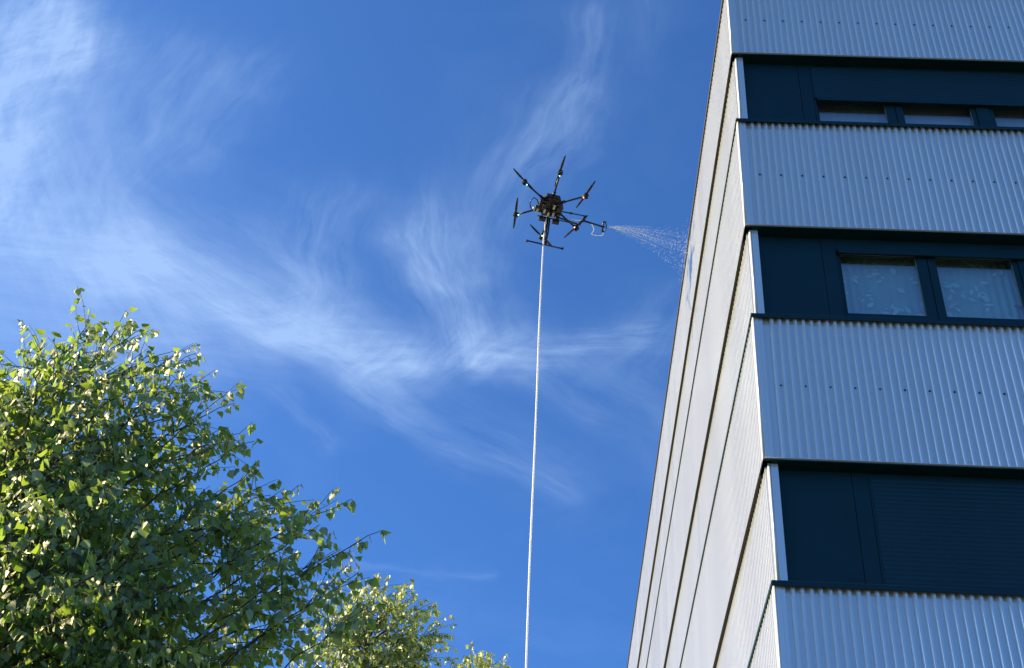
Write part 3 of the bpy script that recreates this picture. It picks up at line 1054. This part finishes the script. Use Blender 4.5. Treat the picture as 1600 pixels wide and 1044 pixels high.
def birch(name, label, base, apex, radius_at, zlow, n_limb, n_sub, leaf_len, mat_leaf, seed, shoots=(), n_named=300, twig_leaf=0.030, top_gap=0.3, near_k=0.86, left_k=1.0, low_k=0.9, trunk_r=0.07, az_ok=None):
    rnd = random.Random(seed)
    rn = np.random.RandomState(seed)
    root = empty(name, base)
    tag(root, label, 'tree', 'birch trees')
    B, A = Vector(base), Vector(apex)

    def add(mb, nm, material, parent=root):
        o_ = mb.build(nm, material)
        o_.parent = parent
        o_.matrix_parent_inverse = Matrix.Translation(-B)
        return o_
    H = (A - B).length

    def axis(z):
        t = max(0, min(1, (z - B.z) / (A.z - B.z)))
        p = B.lerp(A, t)
        wob = 0.05 * H * 0.25
        return p + Vector((math.sin(t * 5 + seed) * wob * t * (1 - t), math.cos(t * 4.3 + seed) * wob * t * (1 - t), 0))
    mb = MB()
    nt = 24
    mb.tube([axis(B.z + (A.z - 0.12 - B.z) * i / nt) for i in range(nt + 1)], [trunk_r * (1 - i / nt) ** 0.85 + 0.003 for i in range(nt + 1)], 9)
    add(mb, 'trunk', 'bark')
    twigs = MB()
    LP, LD = [], []                     # leaf positions, twig directions

    def shoot(p, d, L, r, droop, leafy=True, sub=7):
        pts_, q, dd = [Vector(p)], Vector(p), Vector(d).normalized()
        st = L / sub
        for i in range(sub):
            dd = (dd + Vector((rnd.gauss(0, .07), rnd.gauss(0, .07), rnd.gauss(0, .05) - droop * st * 2.0))).normalized()
            q = q + dd * st
            pts_.append(q.copy())
        if leafy:
            s = 0.02
            while s < L:
                i = min(int(s / st), sub - 1)
                pp = pts_[i].lerp(pts_[i + 1], (s - i * st) / st)
                LP.append((*pp,))
                LD.append((*(pts_[i + 1] - pts_[i]).normalized(),))
                s += twig_leaf * rnd.uniform(0.7, 1.4)
            for _ in range(2):
                LP.append((*pts_[-1],))
                LD.append((*(pts_[-1] - pts_[-2]).normalized(),))
        return pts_

    ga = math.pi * (3 - math.sqrt(5))
    for i in range(n_limb):
        f = (i + 0.5) / n_limb
        ze = zlow + (A.z - top_gap - zlow) * f ** low_k           # height where the limb ends
        az = i * ga + rnd.uniform(-.3, .3)
        if az_ok and not az_ok(az, f):
            continue
        R = max(0.06, radius_at(ze) * rnd.uniform(0.66, 0.97) - 0.06) * (1 - (1 - near_k) * max(0.0, -math.sin(az)) ** 0.5)
        if math.cos(az) < -0.2:
            R *= left_k + (1 - left_k) * 0.55 * f
        if R < 0.03:
            continue
        rise = R * rnd.uniform(0.7, 1.25)
        zs = max(B.z + 0.8, ze - rise)
        s_ = axis(zs)
        e_ = axis(ze) + Vector((math.cos(az) * R, math.sin(az) * R, 0))
        e_.z = ze
        n = 9
        lp = []
        for k in range(n + 1):
            t = k / n
            p = s_.lerp(e_, t)
            p.z = zs + (ze - zs) * (1 - (1 - t) ** 1.6)
            p += Vector((rnd.gauss(0, .022), rnd.gauss(0, .022), rnd.gauss(0, .018))) * R
            lp.append(p)
        r0 = 0.004 + 0.0075 * R
        mb = MB()
        mb.tube(lp, [r0 * (1 - k / n) + 0.0022 for k in range(n + 1)], 6)
        add(mb, 'limb', 'bark')
        out_d = (e_ - s_).normalized()
        shoot_pts = shoot(lp[-1], out_d + Vector((0, 0, .3)), rnd.uniform(.08, .22), 0.002, 0.25)
        twigs.tube(shoot_pts, [0.0022 - 0.0002 * k for k in range(8)], 4, True, False)
        ns = max(3, int(n_sub * R))
        for k in range(ns):
            t = 0.22 + 0.78 * (k + rnd.random()) / ns
            j = min(int(t * n), n - 1)
            p = lp[j].lerp(lp[j + 1], t * n - j)
            side = Vector((rnd.gauss(0, 1), rnd.gauss(0, 1), rnd.gauss(0.15, .6))).normalized()
            d = (out_d * 0.55 + side).normalized()
            L = rnd.uniform(.18, .52) * (0.55 + 0.45 * R / 1.2)
            sp_ = shoot(p, d, L, 0.002, rnd.uniform(.1, .9), True)
            twigs.tube(sp_, [0.0028 - 0.00028 * q for q in range(8)], 4, True, False)
            for _ in range(rnd.choice((1, 2, 2, 3))):
                jj = rnd.randrange(2, 7)
                d2 = ((sp_[jj] - sp_[jj - 1]).normalized() * .7 + Vector((rnd.gauss(0, .7), rnd.gauss(0, .7), rnd.gauss(0, .5)))).normalized()
                s2 = shoot(sp_[jj], d2, rnd.uniform(.10, .28), .0015, rnd.uniform(.2, 1.2), True, 5)
                twigs.tube(s2, [0.0018 - 0.0002 * q for q in range(6)], 3, True, False)
    # the leading shoots that make the outline
    for (tip, start_t, bendz) in shoots:
        tip = Vector(tip)
        a0 = start_t
        sp_ = []
        n = 9
        for k in range(n + 1):
            t = k / n
            p = a0.lerp(tip, t)
            p.z = a0.z + (tip.z - a0.z) * (t + bendz * t * (1 - t))
            p += Vector((rnd.gauss(0, .008), rnd.gauss(0, .008), rnd.gauss(0, .008)))
            sp_.append(p)
        twigs.tube(sp_, [0.0046 - 0.00036 * q for q in range(n + 1)], 5, True, False)
        L = (tip - a0).length
        s = L * 0.25
        while s < L:
            t = s / L * n
            j = min(int(t), n - 1)
            pp = sp_[j].lerp(sp_[j + 1], t - j)
            LP.append((*pp,))
            LD.append((*(sp_[j + 1] - sp_[j]).normalized(),))
            s += twig_leaf * rnd.uniform(0.8, 1.5) * (1.35 if t > 6 else 1.0)
        for _ in range(2):
            LP.append((*sp_[-1],))
            LD.append((*(sp_[-1] - sp_[-2]).normalized(),))
        for k in range(int(L / 0.075)):
            t = rnd.uniform(.15, .80) * n
            j = min(int(t), n - 1)
            pp = sp_[j].lerp(sp_[j + 1], t - j)
            d = ((tip - a0).normalized() * .8 + Vector((rnd.gauss(0, .6), rnd.gauss(0, .6), rnd.gauss(0.1, .5)))).normalized()
            s2 = shoot(pp, d, rnd.uniform(.08, .24), .0015, rnd.uniform(.1, .7), True, 5)
            twigs.tube(s2, [0.002 - 0.0002 * q for q in range(6)], 3, True, False)
    tag(add(twigs, 'twigs', 'twig'), kind='stuff')

    # leaves
    LP, LD = np.array(LP), np.array(LD)
    nL = len(LP)
    size = leaf_len * rn.uniform(0.72, 1.22, nL)
    size *= np.where(rn.rand(nL) < 0.10, 0.55, 1.0)
    # stalk direction hangs down, a little outwards
    hang = np.stack([rn.normal(0, .26, nL), rn.normal(0, .26, nL), -np.ones(nL)], 1) + LD * np.array([0.35, 0.35, 0.1])
    hang += np.array([0.22, -0.05, 0.0])                              # a light wind
    up_ = rn.rand(nL) < 0.10
    hang[up_] += np.array([0, 0, 0.9])
    hang /= np.linalg.norm(hang, axis=1)[:, None]
    az = rn.uniform(0, 2 * np.pi, nL)
    tl = rn.rand(nL) < 0.62                                           # many blades turn their face to the light
    az[tl] = np.radians(124) + rn.normal(0, 0.62, tl.sum()) + np.where(rn.rand(tl.sum()) < 0.5, np.pi, 0)
    side = np.stack([np.cos(az), np.sin(az), np.zeros(nL)], 1)
    X = side - hang * (side * hang).sum(1)[:, None]
    X /= np.linalg.norm(X, axis=1)[:, None]
    Z = -hang
    Y = np.cross(Z, X)
    pos = LP + hang * (size * 0.36)[:, None]
    kind = rn.randint(0, len(PROTO), nL)
    d_eye = np.linalg.norm(pos - (0, 0, EYE), axis=1)
    v = (pos - (0, 0, EYE)) @ M.T
    px, py = PX + FPX * v[:, 0] / v[:, 2], PY + FPX * v[:, 1] / v[:, 2]
    inside = (v[:, 2] > 0) & (px > 4) & (px < 1596) & (py > 4) & (py < 1040)
    keep = v[:, 2] > 0.9
    # near leaves not hidden behind others: coarse depth grid
    score = d_eye / size
    order = np.argsort(score)
    named, cells = [], {}
    for i in order:
        if not inside[i] or len(named) >= n_named:
            continue
        c = (int(px[i] / 9), int(py[i] / 9))
        if cells.get(c, 0) >= 1:
            continue
        cells[c] = 1
        named.append(i)
    named_set = np.zeros(nL, bool)
    named_set[named] = True
    meshes = []
    for k, (pv, pf) in enumerate(PROTO):
        me = np_mesh('leaf', pv, pf, mat_leaf, True)
        meshes.append(me)
    for i in named:
        o_ = bpy.data.objects.new('leaf', meshes[kind[i]])
        COL.objects.link(o_)
        mm = Matrix.Identity(4)
        for r_ in range(3):
            mm[r_][0], mm[r_][1], mm[r_][2] = X[i, r_] * size[i], Y[i, r_] * size[i], Z[i, r_] * size[i]
            mm[r_][3] = pos[i, r_] - base[r_]
        o_.parent = root
        o_.matrix_parent_inverse = Matrix.Identity(4)
        o_.matrix_basis = mm
    va, fa, off = [], [], 0
    for k, (pv, pf) in enumerate(PROTO):
        idx = np.where((kind == k) & ~named_set & keep)[0]
        if not len(idx):
            continue
        s_ = size[idx][:, None, None]
        w_ = pos[idx][:, None, :] + s_ * (pv[None, :, 0:1] * X[idx][:, None, :] + pv[None, :, 1:2] * Y[idx][:, None, :] + pv[None, :, 2:3] * Z[idx][:, None, :])
        va.append(w_.reshape(-1, 3))
        fa.append((pf[None] + off + (np.arange(len(idx)) * len(pv))[:, None, None]).reshape(-1, 4))
        off += len(idx) * len(pv)
    me = np_mesh('foliage', np.concatenate(va) - np.array(base), np.concatenate(fa), mat_leaf, True)
    fo = bpy.data.objects.new('foliage', me)
    COL.objects.link(fo)
    fo.parent = root
    fo['kind'] = 'stuff'
    print(name, 'leaves', nL, 'named', len(named))
    return root


def at_plane(px, py, Y):
    r = ray(px, py)
    t = Y / r[1]
    return Vector((r[0] * t, Y, r[2] * t + EYE))


def make_birch(name, label, Y, apex_px, outline, shoot_px, **kw):
    """outline: right-hand edge of the crown as picture points, measured in the trunk's own plane"""
    A = at_plane(*apex_px, Y)
    base = (A.x + kw.pop('base_dx', 0.0), Y, 0.0)
    zs, rs_ = [], []
    for q in outline:
        p = at_plane(*q, Y)
        zs.append(p.z)
        rs_.append(max(0.02, p.x - A.x))
    zs, rs_ = np.array(zs[::-1]), np.array(rs_[::-1])
    def radius_at(z):
        return float(np.interp(z, zs, rs_))
    shoots = []
    for (x, y, dY, L) in shoot_px:
        tip = at_plane(x, y, Y + dY)
        c = Vector((A.x, Y, tip.z - 0.55))
        back = (c - tip)
        back.z = -0.9 * max(0.35, Vector((back.x, back.y)).length)
        if Vector((back.x, back.y)).length < 0.25:
            back.z = -0.8
        back = back.normalized() * L
        shoots.append((tip, tip + back, 0.12))
    return birch(name, label, base, tuple(A), radius_at, shoots=shoots, **kw)


near_shoots = [(140, 482, 0, .6), (196, 491, .1, .6), (222, 512, -.1, .5), (45, 545, -.1, .5), (82, 543, .1, .45), (114, 515, .05, .5), (168, 535, .1, .4), (238, 552, 0, .4), (270, 548, 0, .5), (310, 550, .1, .6), (300, 580, -.2, .4), (318, 622, 0, .4), (358, 628, 0, .5), (395, 665, .15, .7), (400, 684, -.1, .6), (397, 735, -.2, .6), (420, 770, 0, .6), (470, 760, .1, .7), (545, 778, .1, .8), (597, 826, 0, .9), (562, 893, -.2, .8), (535, 858, .1, .7), (585, 940, -.3, .8), (520, 930, 0, .6), (330, 600, .1, .4), (440, 790, .2, .6), (500, 820, -.2, .6), (2, 605, -.2, .5), (20, 640, 0, .5), (-20, 590, 0, .5), (120, 560, -.5, .5), (250, 600, -.5, .5), (60, 600, -.5, .4)]
near_outline = [(150, 484), (215, 512), (285, 560), (335, 640), (385, 700), (440, 770), (490, 830), (520, 880), (530, 950), (560, 1044), (590, 1160), (610, 1300)]
make_birch('birch_tree', 'nearest birch with big glossy leaves filling the bottom left', 4.75, (150, 488), near_outline, near_shoots,
           top_gap=0.56, low_k=1.0, near_k=0.60, left_k=0.45, zlow=2.9, n_limb=158, n_sub=20, leaf_len=0.042, mat_leaf='leaf', seed=14, n_named=300, trunk_r=0.06, twig_leaf=0.033)

far_shoots = [(608, 896, 0, .6), (640, 912, .1, .6), (650, 930, 0, .5), (672, 940, 0, .6), (684, 955, .1, .6), (690, 975, 0, .5), (686, 1000, 0, .5), (690, 1010, -.1, .6), (575, 905, 0, .6), (560, 925, 0, .6), (590, 900, .1, .5), (540, 935, 0, .6), (510, 945, 0, .6), (625, 925, -.3, .5), (655, 960, -.3, .5), (480, 965, 0, .6)]
far_outline = [(598, 895), (635, 915), (665, 940), (682, 965), (684, 1000), (686, 1044), (700, 1120), (720, 1250)]
make_birch('birch_tree', 'smaller-leaved birch behind the near one, ending right of it at the bottom', 9.2, (590, 900), far_outline, far_shoots,
           zlow=5.0, n_limb=64, n_sub=20, leaf_len=0.042, mat_leaf='leaf_far', seed=23, n_named=300, trunk_r=0.09, twig_leaf=0.036)

tip_shoots = [(737, 1006, 0, .5), (770, 1022, 0, .4), (760, 1020, .1, .4), (709, 1026, 0, .4), (748, 1024, 0, .4), (752, 1016, .2, .4), (728, 1026, -.1, .4)]
tip_outline = [(742, 1008), (762, 1026), (772, 1044), (785, 1080), (810, 1150), (850, 1280)]
make_birch('birch_tree', 'lone tip of a birch at the bottom edge, nearest the hose', 9.6, (738, 1012), tip_outline, tip_shoots,
           zlow=4.4, n_limb=40, n_sub=15, leaf_len=0.042, mat_leaf='leaf_far', seed=37, n_named=60, trunk_r=0.07, twig_leaf=0.036)

bpy.context.view_layer.update()
